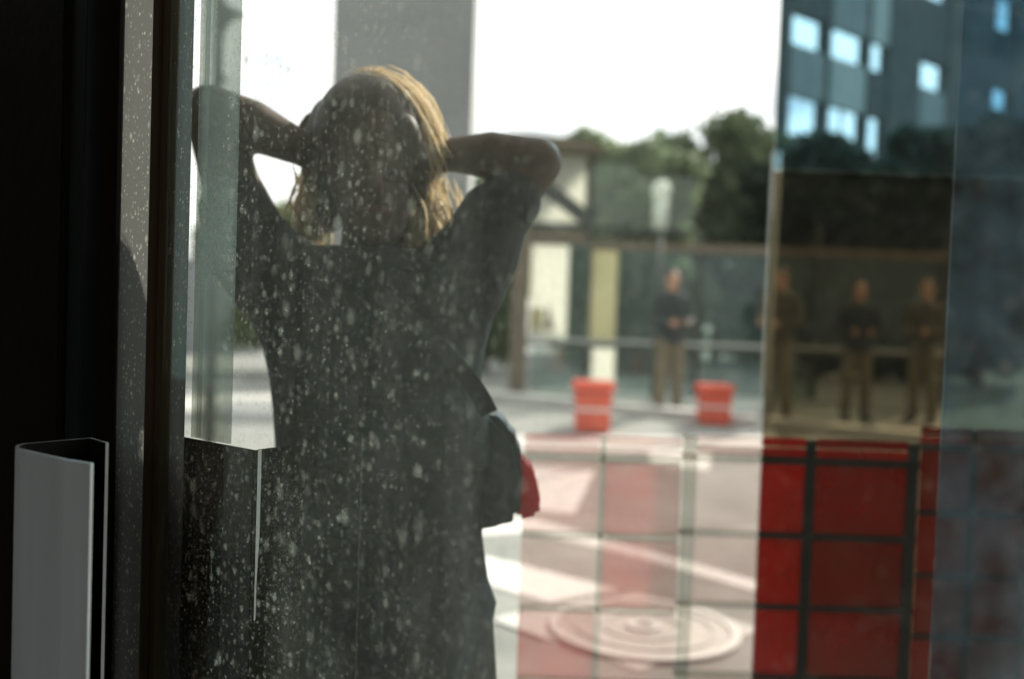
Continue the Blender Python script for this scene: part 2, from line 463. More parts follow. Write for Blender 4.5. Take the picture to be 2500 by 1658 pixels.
# long pale kerb: a real step
ka, kb = G(900, 950), G(2300, 1092)
dk = (kb - ka).normalized(); nk = Vector((-dk.y, dk.x, 0))
bm = bmesh.new()
prism(bm, [ka, kb, kb + nk * 0.32, ka + nk * 0.32], (0, 0, 0.12))
tag(bm_obj('kerb', bm, 'pale_stone', bevel=0.012), kind='structure')

# manhole: pale square surround with a round iron cover
sq = [G(*p) for p in ((1195, 1515), (1556, 1448), (1868, 1540), (1560, 1640))]
tag(sheet('pavement', [(1195, 1515), (1556, 1448), (1868, 1540), (1560, 1640)], 'pale_stone', 0.005))
l_, r_ = G(1340, 1530), G(1805, 1548)
mc = (l_ + r_) / 2
mr = (r_ - l_).length / 2
mh = empty('manhole_cover', (mc.x, mc.y, 0.006))
tag(mh, 'round iron manhole cover set in a pale diamond of paving', 'manhole')
def ring_mesh(name, r0, r1, z0, z1, mat, parent, seg=64):
    bm = bmesh.new()
    v = []
    for (r, z) in ((r0, z0), (r1, z0), (r1, z1), (r0, z1)):
        v.append([bm.verts.new((math.cos(2 * math.pi * i / seg) * r, math.sin(2 * math.pi * i / seg) * r, z)) for i in range(seg)])
    for k in range(4):
        for i in range(seg):
            j = (i + 1) % seg
            bm.faces.new([v[k][i], v[k][j], v[(k + 1) % 4][j], v[(k + 1) % 4][i]])
    return bm_obj(name, bm, mat, parent, smooth=False)
ring_mesh('rim', mr * 0.90, mr, 0, 0.014, 'white_paint', mh)
bm = bmesh.new(); cone(bm, (0, 0, 0), (0, 0, 0.008), mr * 0.885, mr * 0.885, 64)
lid = bm_obj('lid', bm, 'manhole_metal', mh)
for k_ in (.74, .44):
    ring_mesh('ridge', mr * (k_ - .035), mr * k_, 0.0085, 0.013, 'pale_stone', lid)
ring_mesh('boss', mr * 0.10, mr * 0.19, 0.008, 0.02, 'white_paint', lid, 32)
# ribbed corner of the surround
ua = (sq[0] - mc).normalized()
va = Vector((-ua.y, ua.x, 0))
bm = bmesh.new()
la_ = (sq[0] - mc).length
for k_ in range(9):
    r0 = mr * 1.04 + (la_ * .96 - mr * 1.04) * k_ / 9
    hw_ = max((la_ - r0) * .85, .012)
    c_ = Vector((mc.x, mc.y, 0)) + ua * r0
    p_ = [c_ - va * hw_, c_ - va * hw_ + ua * .014, c_ + va * hw_ + ua * .014, c_ + va * hw_]
    prism(bm, [(q_.x, q_.y, .0055) for q_ in p_], (0, 0, .006))
tag(bm_obj('ribbed_paving', bm, 'white_paint'), kind='structure')

# unseen dark porch added to block front light; openings shaped to light the handle
PX0, PX1, PY0, PY1 = -3.2, 3.2, -3.4, 1.25
tag(box_obj('blocker_roof', (PX0, PY0, 2.75), (PX1, PY1 + .1, 2.95), 'blocker_dark'), 'dark unseen flat roof added above the glass door to block light', 'roof')
tag(box_obj('blocker_wall', (.9, PY0 - .2, 0), (PX1, PY0, 2.74), 'blocker_dark'), 'dark unseen rear wall added to block light facing the glass door', 'wall')

tag(box_obj('blocker_wall', (PX0 - .2, PY0, 0), (PX0, -1.36, 2.74), 'blocker_dark'), 'dark unseen left wall added to block light beside the open rear corner', 'wall')
tag(box_obj('blocker_wall', (PX0 - .2, -1.35, 0), (PX0, PY1 + .49, 2.74), 'blocker_dark'), 'dark unseen left wall added to block light beside the door hinge', 'wall')
tag(box_obj('blocker_wall', (PX1, PY0, 0), (PX1 + .2, PY1 + .1, 2.74), 'blocker_dark'), 'dark unseen right wall added to block light', 'wall')
tag(box_obj('blocker_wall', (.63, .26, 0), (PX1, .40, 2.74), 'blocker_dark'), 'dark unseen front wall added to block light right of the glass door', 'wall')
tag(box_obj('blocker_wall', (PX0, 1.75, 0), (-1.45, 1.9, 2.74), 'blocker_dark'), 'dark unseen front wall added to block light left of the glass door', 'wall')
tag(mesh_obj('blocker_floor', [(PX0, PY0, .004), (PX1, PY0, .004), (PX1, .26, .004), (.61, .26, .004), (-.45, 1.15, .004), (-1.45, 1.75, .004), (PX0, 1.75, .004)], [(0, 1, 2, 3, 4, 5, 6)], 'blocker_paving'), kind='structure')  # unseen floor added, toned to bounce a little light onto the handle

# ================================================================== THE GLASS DOOR
A_ = R(38)
O_ = Vector((-0.42, 1.16, 0)); U_ = Vector((math.cos(A_), -math.sin(A_), 0)); N_ = Vector((math.sin(A_), math.cos(A_), 0))
def T(px, py=829):
    """where along the door plane the sight line through px meets it"""
    r = ray(px, py); o = Vector((0, 0, 0))
    s = (O_.dot(N_)) / (Vector((r.x, r.y, 0)).dot(N_))
    return (Vector((r.x * s, r.y * s, 0)) - O_).dot(U_)
def D(t, n, z): return O_ + U_ * t + N_ * n + Vector((0, 0, z))
def dbox(name, t0, t1, n0, n1, z0, z1, mat, parent, bevel=0.0):
    bm = bmesh.new()
    hexa(bm, [D(t0, n0, z0), D(t1, n0, z0), D(t1, n1, z0), D(t0, n1, z0), D(t0, n0, z1), D(t1, n0, z1), D(t1, n1, z1), D(t0, n1, z1)])
    return bm_obj(name, bm, mat, parent, bevel=bevel)
ZB, ZT = 0.02, 2.70
door = empty('glass_door', (0, 0, 0))
tag(door, 'dusty glass door with black stile and bent metal pull handle', 'door')
dbox('stile', T(-900), T(200), -0.030, 0.03, ZB, ZT, 'black_frame', door, 0.003)
dbox('glazing_bead', T(203), T(238), -0.022, 0.02, ZB, ZT, 'dark_bead', door, 0.0015)
dbox('dark_strip', T(239.5), T(277), 0.0, 0.02, ZB, ZT, 'black_frame', door)  # dark frame strip set back beside the bead
mesh_obj('dust_film', [D(T(278), 0.006, ZB), D(T(357), 0.006, ZB), D(T(357), 0.006, ZT), D(T(278), 0.006, ZT)], [(0, 1, 2, 3)], 'dusty_strip', door)
dbox('bright_edge', T(357.6), T(362), 0.003, 0.012, ZB, ZT, 'brushed_steel', door)
for a, b, n0 in ((363, 374, -0.004), (374.6, 386, -0.007), (386.6, 401, -0.003)):
    dbox('gasket', T(a), T(b), n0, 0.02, ZB, ZT, 'bronze_gasket', door, 0.001)
mesh_obj('dust_film', [D(T(402), 0.01, ZB), D(T(437), 0.01, ZB), D(T(437), 0.01, ZT), D(T(402), 0.01, ZT)], [(0, 1, 2, 3)], 'dusty_strip', door)
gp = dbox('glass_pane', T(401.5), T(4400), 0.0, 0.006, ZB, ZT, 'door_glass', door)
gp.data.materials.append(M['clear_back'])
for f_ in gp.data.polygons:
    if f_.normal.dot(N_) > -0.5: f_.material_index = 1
dbox('glass_edge_strip', T(438), T(530), 0.018, 0.022, 1.135, ZT, 'strip_glass', door)
dbox('glass_bar', T(441), T(446), 0.0235, 0.027, 1.135, ZT, 'strip_glass', door)
dbox('stile', T(4420), T(5300), -0.03, 0.03, ZB, ZT, 'black_frame', door, 0.003)

# handle on the near side: one plate folded into a lean C
def plan(px, py, drop):
    r = ray(px, py); s = -drop / r.z
    return (r.x * s, r.y * s)
HT = 0.16
pl = [plan(262, 1081, HT), plan(222, 1069, HT), plan(60, 1083, HT), plan(44, 1087, HT), plan(42, 1093, HT), plan(54, 1097, HT), plan(160, 1121, HT), plan(225, 1131, HT)]
bm = bmesh.new(); ribbon(bm, pl, 0.0035, 0.35, CAM_Z - HT)
h1 = bm_obj('pull_handle', bm, 'brushed_steel', door)
h1.data.materials.append(M['inner_shade']); h1.data.materials.append(M['rim_highlight'])
for k_, f_ in enumerate(h1.data.polygons):
    if 2 <= k_ < 2 + len(pl) - 1: f_.material_index = 1  # inner faces coloured dark to put in their shade
    elif k_ == 1 or k_ == 2 + len(pl) - 1: f_.material_index = 2  # top rim and free end coloured bright as sun highlights
h1['label'] = 'bent grey metal pull handle with edges coloured as sunlit'
bm = bmesh.new()
for z in (0.45, 0.66):
    a = Vector((*pl[0], z)); b = a + N_ * 0.06
    cone(bm, a, b, 0.008, 0.008, 16)
bm_obj('standoff', bm, 'dark_steel', h1)
# solid mirrored handle added to stand in for the near handle's reflection
def plan_d(px, d):
    r = ray(px, 829); return (r.x / r.y * d, d)
q = [plan_d(392, 1.255), plan_d(495, 1.20), plan_d(632, 1.135), plan_d(655, 1.150), plan_d(752, 1.195)]
HZ = 1.123
bm = bmesh.new(); ribbon(bm, q[:3], 0.003, 0.35, HZ); h_mirrored = bm_obj('pull_handle', bm, 'handle_dust', door)
h_mirrored['label'] = 'dark mirrored pull handle added as the reflection of the near one'
la, lb = Vector((q[2][0] + .002, q[2][1] + .002, HZ)), Vector((q[3][0], q[3][1], HZ))
bm = bmesh.new(); prism(bm, [la, lb, Vector((lb.x - .004, lb.y, .98)), Vector((la.x, la.y, .925))], (.001, .003, 0)); bm_obj('light_sliver', bm, 'pale_metal', h_mirrored)  # pale tapered wedge added to paint the bright sliver of light
bm = bmesh.new(); ribbon(bm, [(q[2][0] + .0005, q[2][1] + .0045), (q[3][0] + .003, q[3][1] + .006), q[4]], 0.003, 0.35, HZ); bm_obj('back_plate', bm, 'handle_dust', h_mirrored)

# ================================================================== THE WOMAN
WD = 1.60
def wp(px, py, dd=0.0): return P(px, py, WD + dd)
woman = empty('person', (wp(950, 900).x, WD, 0))
woff = Vector(woman.location)
tag(woman, 'woman in dark clothes with both hands raised to her head, sunlit golden hair', 'person')
def sec(py, xl, xr, hy, dd=0.0, shrink=0.0):
    a, b = wp(xl, py, dd), wp(xr, py, dd)
    c = (a + b) / 2
    return (Vector((c.x, c.y, c.z)) - woff, (b.x - a.x) / 2 - shrink, hy - shrink)
w_ = lambda px, py, dd=0.0: wp(px, py, dd) - woff
def fingers(bm, root, direction, side, curl, L0=0.075, r=0.0078, spread=0.017):
    """four fingers and a thumb leaving a palm"""
    d = Vector(direction).normalized(); s = Vector(side).normalized(); c = Vector(curl).normalized()
    for k, ln in enumerate((0.92, 1.05, 1.0, 0.8)):
        b = root + s * (k - 1.5) * spread
        p1 = b + d * L0 * 0.42 * ln + c * 0.006
        p2 = p1 + (d * 0.85 + c * 0.5).normalized() * L0 * 0.32 * ln
        p3 = p2 + (d * 0.55 + c * 0.8).normalized() * L0 * 0.26 * ln
        chain(bm, [b - d * .02, p1, p2, p3], [r * 1.1, r, r * .93, r * .8], 8)
    tb = root - s * spread * 1.9 - d * 0.055
    t1 = tb - s * 0.022 + d * 0.022
    t2 = t1 - s * 0.008 + d * 0.028 + c * 0.008
    chain(bm, [tb + s * .015, t1, t2], [r * 1.4, r * 1.2, r], 8)
bm = bmesh.new()
# head with jaw, nose, ears; neck
hc = w_(908, 372)
sphere(bm, hc, 1, .080, .098, .112, 24, 18)
sphere(bm, w_(920, 505, -.01), 1, .058, .078, .078, 20, 14)
sphere(bm, w_(930, 560, -.035), 1, .034, .040, .034, 16, 10)
cone(bm, w_(914, 410, -.092), w_(918, 462, -.112), .008, .013); sphere(bm, w_(918, 464, -.108), .014)
for s, x in ((-1, 792), (1, 1028)):
    sphere(bm, w_(x, 425, .01), 1, .012, .022, .034)
chain(bm, [w_(918, 520, .03), w_(910, 610, .03), w_(900, 690, .03)], [.052, .053, .060])
# torso and hips under the clothes, legs to the ground
loft(bm, [sec(2060, 760, 1140, .10), sec(1500, 740, 1150, .11, 0, .01), sec(1250, 720, 1160, .12, 0, .012), sec(950, 700, 1140, .10, 0, .012), sec(720, 650, 1160, .10, 0, .012), sec(640, 760, 1080, .07, 0, .01)])
for x in (840, 1040):
    top = w_(x, 1700)
    chain(bm, [top, Vector((top.x, 0, .48)), Vector((top.x, .02, .09))], [.085, .055, .038])
    chain(bm, [Vector((top.x, .03, .045)), Vector((top.x, -.12, .03))], [.042, .030])
# arms: upper arm, forearm, palm; the hands close round the back of the head
chain(bm, [w_(640, 620), w_(565, 450, .0), w_(512, 270, -.01)], [.056, .046, .041])
chain(bm, [w_(512, 270, -.01), w_(612, 306, -.01), w_(735, 362, .02)], [.041, .041, .029])
chain(bm, [w_(735, 362, .02), w_(765, 374, .04), w_(790, 378, .07)], [.029, .031, .028])
fingers(bm, w_(796, 372, .09), (.75, .65, .05), (0, .1, -1), (.6, .2, 0))
chain(bm, [w_(1150, 640), w_(1212, 520, .0), w_(1312, 396, -.01)], [.056, .045, .040])
chain(bm, [w_(1312, 396, -.01), w_(1200, 380, -.01), w_(1100, 378, .02)], [.039, .038, .028])
chain(bm, [w_(1100, 378, .02), w_(1068, 380, .04), w_(1040, 380, .07)], [.027, .030, .028])
fingers(bm, w_(1034, 374, .09), (-.75, .65, .05), (0, .1, -1), (-.6, .2, 0))
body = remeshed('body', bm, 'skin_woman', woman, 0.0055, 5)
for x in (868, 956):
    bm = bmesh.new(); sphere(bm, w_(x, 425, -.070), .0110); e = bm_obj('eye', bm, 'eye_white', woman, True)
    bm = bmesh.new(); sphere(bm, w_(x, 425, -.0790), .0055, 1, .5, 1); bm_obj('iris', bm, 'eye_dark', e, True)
bm = bmesh.new(); sphere(bm, w_(922, 512, -.088), 1, .024, .008, .007); bm_obj('mouth', bm, 'lips', woman, True)
# loose dark shirt with short sleeves
bm = bmesh.new()
loft(bm, [sec(1130, 676, 1205, .130), sec(1080, 674, 1204, .132), sec(1000, 668, 1196, .128), sec(930, 660, 1176, .122), sec(850, 642, 1184, .120), sec(770, 600, 1204, .120), sec(700, 590, 1206, .115), sec(640, 640, 1160, .098), sec(606, 740, 1070, .078)], seg=40)
chain(bm, [w_(680, 680), w_(628, 628), w_(592, 560, -.01), w_(575, 515, -.02)], [.080, .074, .064, .058])
chain(bm, [w_(1120, 690), w_(1165, 620), w_(1206, 530, -.01), w_(1248, 490, -.02)], [.080, .070, .058, .050])
shirt = remeshed('shirt', bm, 'dark_shirt', woman, 0.007, 5)
# skirt with folds
bm = bmesh.new()
fold = lambda k, a: 0.018 * math.sin(a * 9 + k * .5) * min(k / 3, 1.6) + 0.012 * math.sin(a * 5 + 1.3)
loft(bm, [sec(1095, 684, 1196, .128), sec(1180, 690, 1184, .135), sec(1300, 690, 1172, .150), sec(1400, 682, 1184, .160), sec(1462, 676, 1204, .168), sec(1500, 676, 1196, .170), sec(1600, 668, 1204, .180), sec(1750, 660, 1214, .19), sec(2000, 650, 1230, .20)], seg=72, wob=fold)
skirt = bm_obj('skirt', bm, 'dark_skirt', woman, True)
# hair: a dark cap over the skull, long waves, and loose strands the sun shines through
bm = bmesh.new()
sphere(bm, w_(906, 330, .018), 1, .092, .108, .100, 24, 18)
chain(bm, [w_(830, 320, -.05), w_(805, 400, -.03), w_(795, 470, 0)], [.030, .026, .02])
chain(bm, [w_(980, 320, -.05), w_(1010, 400, -.03), w_(1018, 470, 0)], [.030, .026, .02])
chain(bm, [w_(820, 300, .04), w_(800, 420, .05), w_(800, 520, .06)], [.045, .045, .035])
chain(bm, [w_(990, 320, .04), w_(1010, 420, .05), w_(1012, 520, .06)], [.045, .040, .030])
hair = remeshed('hair', bm, 'brown_hair', woman, 0.008, 4)
def strand(bm, pts, w):
    """thin three-sided lock along a polyline"""
    prev = None
    n = len(pts)
    for i, p in enumerate(pts):
        r = w * (0.35 + 0.65 * math.sin(math.pi * (i + .6) / (n + .4)))
        rg = [bm.verts.new(Vector(p) + Vector((math.cos(a) * r, math.sin(a) * r * .6, math.sin(a + .7) * r * .5))) for a in (0, 2.1, 4.2)]
        if prev:
            for k in range(3):
                bm.faces.new([prev[k], prev[(k + 1) % 3], rg[(k + 1) % 3], rg[k]])
        prev = rg
def bez(p, n=9):
    p = [Vector(x) for x in p]
    out = []
    for i in range(n):
        t = i / (n - 1)
        q_ = p
        while len(q_) > 1:
            q_ = [q_[k].lerp(q_[k + 1], t) for k in range(len(q_) - 1)]
        out.append(q_[0])
    return out
bm = bmesh.new()
rr = random.Random(3)
def J(s): return rr.gauss(0, s)
for i in range(420):      # windblown sheet over the crown to the right
    o1 = J(17); dd = .03 + J(.025); s = rr.random()
    pts = bez([w_(862 + J(14), 205 + J(10), dd), w_(905 + o1, 138 + J(13), dd), w_(1000 + o1, 195 + J(14), dd), w_(1060 + o1, 295 + J(12), dd), w_(1068 + J(16), 395 + J(16), dd)])
    k = int(s * 3); strand(bm, pts[k:], .0016 + rr.random() * .0014)
for i in range(260):      # left waves down to the shoulder
    x = 770 + J(17); dd = .06 + J(.025); ph = rr.random() * 6
    y0 = 400 + rr.random() * 60; y1 = 585 + J(20)
    pts = [w_(x + 12 * math.sin(ph + k * .9) - (4 * k if k < 4 else 16), y0 + (y1 - y0) * k / 8, dd + .008 * math.cos(ph + k)) for k in range(9)]
    strand(bm, pts, .0018 + rr.random() * .0016)
for i in range(320):      # right waves
    x = 995 + abs(J(46)); dd = .06 + J(.03); ph = rr.random() * 6
    y0 = 420 + rr.random() * 60; y1 = 615 + J(22)
    sx = 20 + J(32)
    pts = [w_(x + sx * k / 8 + 10 * math.sin(ph + k * .8), y0 + (y1 - y0) * k / 8, dd + .008 * math.cos(ph + k)) for k in range(9)]
    strand(bm, pts, .0018 + rr.random() * .0016)
loose = bm_obj('loose_hair', bm, 'golden_hair', woman, True)
tag(loose, kind='stuff')

# bag on her hip
BD = 0.03
bag = empty('shoulder_bag', (wp(1230, 1200).x, WD + BD, wp(1230, 1280).z))
tag(bag, "black shoulder bag with a red side hanging at the woman's hip", 'bag')
boff = Vector(bag.location)
def bagpiece(name, px, hy, mat, dd=0.0, bev=.012):
    bm = bmesh.new()
    pts = [P(x, y, WD + BD + dd - hy) - boff for x, y in px]
    prism(bm, pts, (0, hy * 2, 0))
    return bm_obj(name, bm, mat, bag, bevel=bev)
bagpiece('body', [(1150, 1000), (1200, 1005), (1245, 1045), (1268, 1085), (1276, 1140), (1270, 1270), (1225, 1288), (1150, 1300)], .05, 'black_leather')
bagpiece('side_panel', [(1262, 1118), (1290, 1130), (1312, 1180), (1322, 1235), (1316, 1262), (1262, 1272)], .04, 'red_leather', .05, .008)
bm = bmesh.new()
sp_ = bez([P(1195, 1010, WD - .09), P(1150, 900, WD - .16), P(1010, 760, WD - .17), P(820, 640, WD - .10), P(760, 615, WD + .02)], 14)
for a, b in zip(sp_[:-1], sp_[1:]):
    a, b = a - boff, b - boff
    hexa(bm, [a + Vector(v) for v in ((-.012, 0, -.006), (.012, 0, .006), (.012, .003, .006), (-.012, .003, -.006))] + [b + Vector(v) for v in ((-.012, 0, -.006), (.012, 0, .006), (.012, .003, .006), (-.012, .003, -.006))])
bm_obj('strap', bm, 'black_leather', bag)

# ================================================================== COLUMN, POST, FAR WALL
ca, cb = P(809, 300, 4.2), P(1149, 300, 4.2)
col = empty('concrete_column', ((ca.x + cb.x) / 2, 4.45, 0))
tag(col, 'tall grey concrete column rising behind the woman', 'column')
hw = (cb.x - ca.x) / 2
box_obj('shaft', (-hw, -.25, 0.12), (hw, .25, 5.2), 'column_concrete', col, .012)
box_obj('plinth', (-hw - .03, -.28, 0), (hw + .03, .28, .12), 'column_concrete', col, .008)

pd = 6.0
pp = P(534, 100, pd)
post = empty('street_post', (pp.x, pd, 0))
tag(post, 'slim dark post with a pointed bracket against the bright sky', 'post')
bm = bmesh.new(); cone(bm, (0, 0, 0), (0, 0, 4.2), .032, .026, 20); bm_obj('shaft', bm, 'dark_concrete', post, True)
tip, up, lo = P(600, 38, pd), P(545, 8, pd), P(545, 82, pd)
po = Vector(post.location)
bm = bmesh.new(); prism(bm, [up - po - Vector((0, .02, 0)), tip - po - Vector((0, .02, 0)), P(562, 52, pd) - po - Vector((0, .02, 0)), lo - po - Vector((0, .02, 0))], (0, .04, 0)); bm_obj('bracket', bm, 'dark_concrete', post)
bm = bmesh.new(); prism(bm, [P(536, 165, pd) - po - Vector((0, .02, 0)), P(556, 198, pd) - po - Vector((0, .02, 0)), P(536, 205, pd) - po - Vector((0, .02, 0))], (0, .04, 0)); bm_obj('bracket', bm, 'dark_concrete', post)

fa, fb = P(260, 620, 22), P(640, 640, 22)
w0 = empty('boundary_wall', ((fa.x + fb.x) / 2, 22.3, 0))
tag(w0, 'pale grey boundary wall at the far left end of the square', 'wall')
hw2 = (fb.x - fa.x) / 2
for i in range(4):
    x0 = -hw2 + i * hw2 / 2
    box_obj('panel', (x0 + .01, -.1, 0), (x0 + hw2 / 2 - .01, .1, 2.0), 'grey_wall', w0, .01)
box_obj('coping', (-hw2 - .05, -.16, 2.0), (hw2 + .05, .16, 2.1), 'grey_wall', w0, .01)

# ================================================================== TREES
def leaf_cloud(blobs, n, size, seed):
    r = np.random.default_rng(seed)
    w = np.array([b[3] * b[4] * b[5] for b in blobs]); w = w / w.sum()
    idx = r.choice(len(blobs), n, p=w)
    B = np.array(blobs)[idx]
    v = r.normal(size=(n, 3)); v /= np.linalg.norm(v, axis=1)[:, None]
    rad = r.random(n) ** 0.45
    lump = 1 + .22 * np.sin(v[:, 0] * 7 + idx) * np.cos(v[:, 2] * 6 + idx * 2)
    c = B[:, :3] + v * (rad * lump)[:, None] * B[:, 3:6]
    a = r.normal(size=(n, 3)); a /= np.linalg.norm(a, axis=1)[:, None]
    b = np.cross(a, r.normal(size=(n, 3))); b /= np.linalg.norm(b, axis=1)[:, None]
    s = (size * (0.6 + 0.8 * r.random(n)))[:, None]
    p = np.stack([c - a * s, c + b * s * .5, c + a * s, c - b * s * .5], 1).reshape(-1, 3)
    f = np.arange(4 * n).reshape(-1, 4)
    return p, f
def tree(x, y, h, spread, label, mat, n=16000, size=.17, seed=1, base=0.3, group='trees round the square'):
    t = empty('tree', (x, y, 0))
    tag(t, label, 'tree', group)
    r = random.Random(seed)
    bm = bmesh.new()
    tr = max(.05, h * .022)
    chain(bm, [Vector((0, 0, 0)), Vector((r.uniform(-.1, .1), 0, h * .35)), Vector((r.uniform(-.2, .2), r.uniform(-.2, .2), h * .75))], [tr, tr * .75, tr * .3], 10)
    blobs = []
    for k in range(17):
        a = k * 2.4 + r.random()
        q_ = r.uniform(.2, .75)
        cz = h * (base + (1 - base) * ((k + .5) / 17 * .86 + r.uniform(0, .09)))
        c = Vector((math.cos(a) * spread * q_, math.sin(a) * spread * q_, cz))
        s = spread * r.uniform(.34, .58)
        blobs.append((c.x, c.y, c.z, s, s, s * .8))
        cone(bm, Vector((0, 0, min(h * .3 + k * h * .03, cz * .8))), c, tr * .4, tr * .12, 6)
    bm_obj('trunk', bm, 'bark', t, True)
    p, f = leaf_cloud(blobs, n, size, seed)
    mesh_obj('crown', p, f.tolist(), mat, t)
    return t
def tree_at(px, py_top, d, spread_px, label, mat, **k):
    q_ = P(px, py_top, d)
    return tree(q_.x, q_.y, q_.z, spread_px / FPX * d, label, mat, **k)
tree_at(690, 478, 17, 170, 'green bushy tree seen between the raised arm and the column', 'leaf_bright', seed=11, base=.1, n=16000, size=.10)
tree_at(1200, 412, 19, 150, 'green tree seen below the raised right forearm beside the column', 'leaf_bright', seed=12, base=.1, n=16000, size=.10)
tree_at(1515, 300, 24, 150, 'low green tree just right of the pavilion roof end', 'leaf_mid', seed=13, base=.02, n=9000, size=.13)
tree_at(1640, 290, 26, 150, 'middle tree of the green bank behind the globe lamp', 'leaf_mid', seed=14, base=.02, n=9000, size=.13)
tree_at(1770, 250, 25, 150, 'tallest tree of the green bank left of the tinted glass', 'leaf_mid', seed=15, base=.02, n=9000, size=.13)
tree_at(1870, 285, 27, 140, 'green tree half behind the pale pole', 'leaf_mid', seed=21, base=.02, n=9000, size=.13)
tree_at(1430, 305, 27, 120, 'green tree behind the pavilion roof', 'leaf_mid', seed=23, base=.02, n=9000, size=.13)
tree_at(1575, 330, 20, 150, 'short bush behind the glass of the pavilion', 'leaf_mid', seed=22, base=.0, n=9000, size=.13)
tree_at(1950, 310, 23, 130, 'dark tree at the left edge of the tinted glass', 'leaf_dark', seed=16, base=.02, n=16000, size=.19)
tree_at(2090, 330, 21, 140, 'dark tree in the middle of the tinted glass', 'leaf_dark', seed=17, base=.02, n=16000, size=.19)
tree_at(2240, 295, 21, 140, 'dark tree behind the right side of the tinted glass', 'leaf_dark', seed=18, base=.02, n=16000, size=.19)
tree_at(2420, 255, 20, 170, 'dark tree behind the hazy glass at the right edge', 'leaf_dark', seed=19, base=.02, n=16000, size=.19)

# ================================================================== CONCRETE FRAME BUILDING
bA, bB = P(1915, 300, 30.0), P(2560, 300, 42.0)
bd = empty('concrete_building', (bA.x, bA.y, 0))
tag(bd, 'open concrete frame building with sky showing through its windows', 'building')
dB = Vector((bB.x - bA.x, bB.y - bA.y, 0)); LB = dB.length; dB.normalize(); nB = Vector((-dB.y, dB.x, 0))
def bt(px):
    """distance along the facade at which px is seen"""
    r = ray(px, 300); a = Vector((r.x, r.y)); o = Vector((bA.x, bA.y)); d = Vector((dB.x, dB.y))
    den = a.x * d.y - a.y * d.x
    return (o.y * a.x - o.x * a.y) / -den if False else (a.y * o.x - a.x * o.y) / den
def bbox_(name, t0, t1, z0, z1, n0, n1, mat, parent):
    bm = bmesh.new()
    f = lambda t, n, z: dB * t + nB * n + Vector((0, 0, z))
    hexa(bm, [f(t0, n0, z0), f(t1, n0, z0), f(t1, n1, z0), f(t0, n1, z0), f(t0, n0, z1), f(t1, n0, z1), f(t1, n1, z1), f(t0, n1, z1)])
    return bm_obj(name, bm, mat, parent, bevel=.01)
levels = [(0.0, 3.3), (4.8, 6.4), (7.95, 9.45), (10.4, 12.6), (13.9, 16.0)]
cols = [(1915, 1924), (2012, 2022), (2112, 2119), (2164, 2242), (2308, 2420), (2470, 2560)]
for a, b in cols:
    bbox_('pillar', bt(a), bt(b), 0, 16.0, -.02, .40, 'dark_concrete', bd)
for (a0, a1), (b0, b1) in zip(cols[:-1], cols[1:]):
    for z0, z1 in levels:
        bbox_('spandrel', bt(a1) + .004, bt(b0) - .004, z0, z1, .03, .33, ('grey_spandrel', 'pale_spandrel', 'dark_concrete')[(int(z0 * 3) + int(a0)) % 3], bd)
# window bars in the openings
for (a, b) in ((2060, 2064), (2270, 2273)):
    for z0, z1 in ((6.405, 7.945),):
        bbox_('window_bar', bt(a), bt(b), z0, z1, .12, .18, 'dark_frame', bd)

# ================================================================== PAVILION
PD = 15.0
pav = empty('glass_pavilion', (P(1500, 960, PD).x, PD, 0))
tag(pav, 'low glass pavilion with cream panels under a swept brown roof', 'pavilion')
pvo = Vector(pav.location)
def pv(px, py, dd=0.0): return P(px, py, PD + dd) - pvo
def pbox(name, x0, x1, y0, y1, mat, n0=0.0, n1=0.12, bev=.006, parent=None):
    """upright piece of the pavilion front between two picture corners, squared to the building"""
    a, b = pv(x0, (y0 + y1) / 2), pv(x1, (y0 + y1) / 2)
    zt, zb = pv((x0 + x1) / 2, y0).z, max(pv((x0 + x1) / 2, y1).z, 0.0)
    return box_obj(name, (a.x, n0, zb), (b.x, n1, zt), mat, parent or pav, bev)
def pbar(name, x0, x1, y, h, mat, n0, n1):
    """long level bar; y is its picture height at x0"""
    a, b = pv(x0, y), pv(x1, y)
    return box_obj(name, (a.x, n0, a.z - h / 2), (b.x, n1, a.z + h / 2), mat, pav, .005)
pbox('post', 1252, 1291, 372, 975, 'brown_beam', -.14, .10)
pbox('post', 1433, 1441, 378, 975, 'dark_frame', -.05, .08)
pbox('post', 1698, 1708, 575, 985, 'dark_frame', -.05, .08)
pbox('post', 1985, 1997, 560, 1000, 'dark_frame', -.05, .08)
pbox('post', 2296, 2312, 560, 1010, 'dark_frame', -.05, .08)
pbox('cream_panel', 1297, 1430, 379, 543, 'cream_panel', 0, .05)
pbox('cream_panel', 1294, 1386, 598, 828, 'cream_panel', 0, .05)
pbox('glass_pane', 1443, 1546, 400, 548, 'clear_pane', .02, .03, 0)
pbox('olive_panel', 1443, 1505, 612, 832, 'olive_panel', 0, .05)
pbox('olive_panel', 1443, 1500, 848, 940, 'cream_panel', 0, .05)
pbox('glass_pane', 1388, 1431, 598, 832, 'pavilion_glass', .02, .03, 0)
pbox('glass_pane', 1295, 1431, 850, 965, 'pavilion_glass', .02, .03, 0)
pbox('glass_pane', 1508, 1697, 612, 836, 'pavilion_glass', .02, .03, 0)
pbox('glass_pane', 1548, 1697, 430, 570, 'clear_pane', .02, .03, 0)
pbox('glass_pane', 1505, 1697, 852, 975, 'pavilion_glass', .02, .03, 0)
pbox('glass_pane', 1710, 1983, 616, 846, 'pavilion_glass', .02, .03, 0)
pbox('glass_pane', 1710, 1983, 864, 985, 'pavilion_glass', .02, .03, 0)
pbox('glass_pane', 1999, 2294, 622, 854, 'pavilion_glass', .02, .03, 0)
pbar('transom', 1293, 1698, 552, .07, 'dark_frame', -.09, -.055)
pbar('beam', 1293, 1432, 577, .20, 'brown_beam', -.03, .06)
pbar('beam', 1442, 2310, 598, .13, 'brown_beam', -.09, -.055)
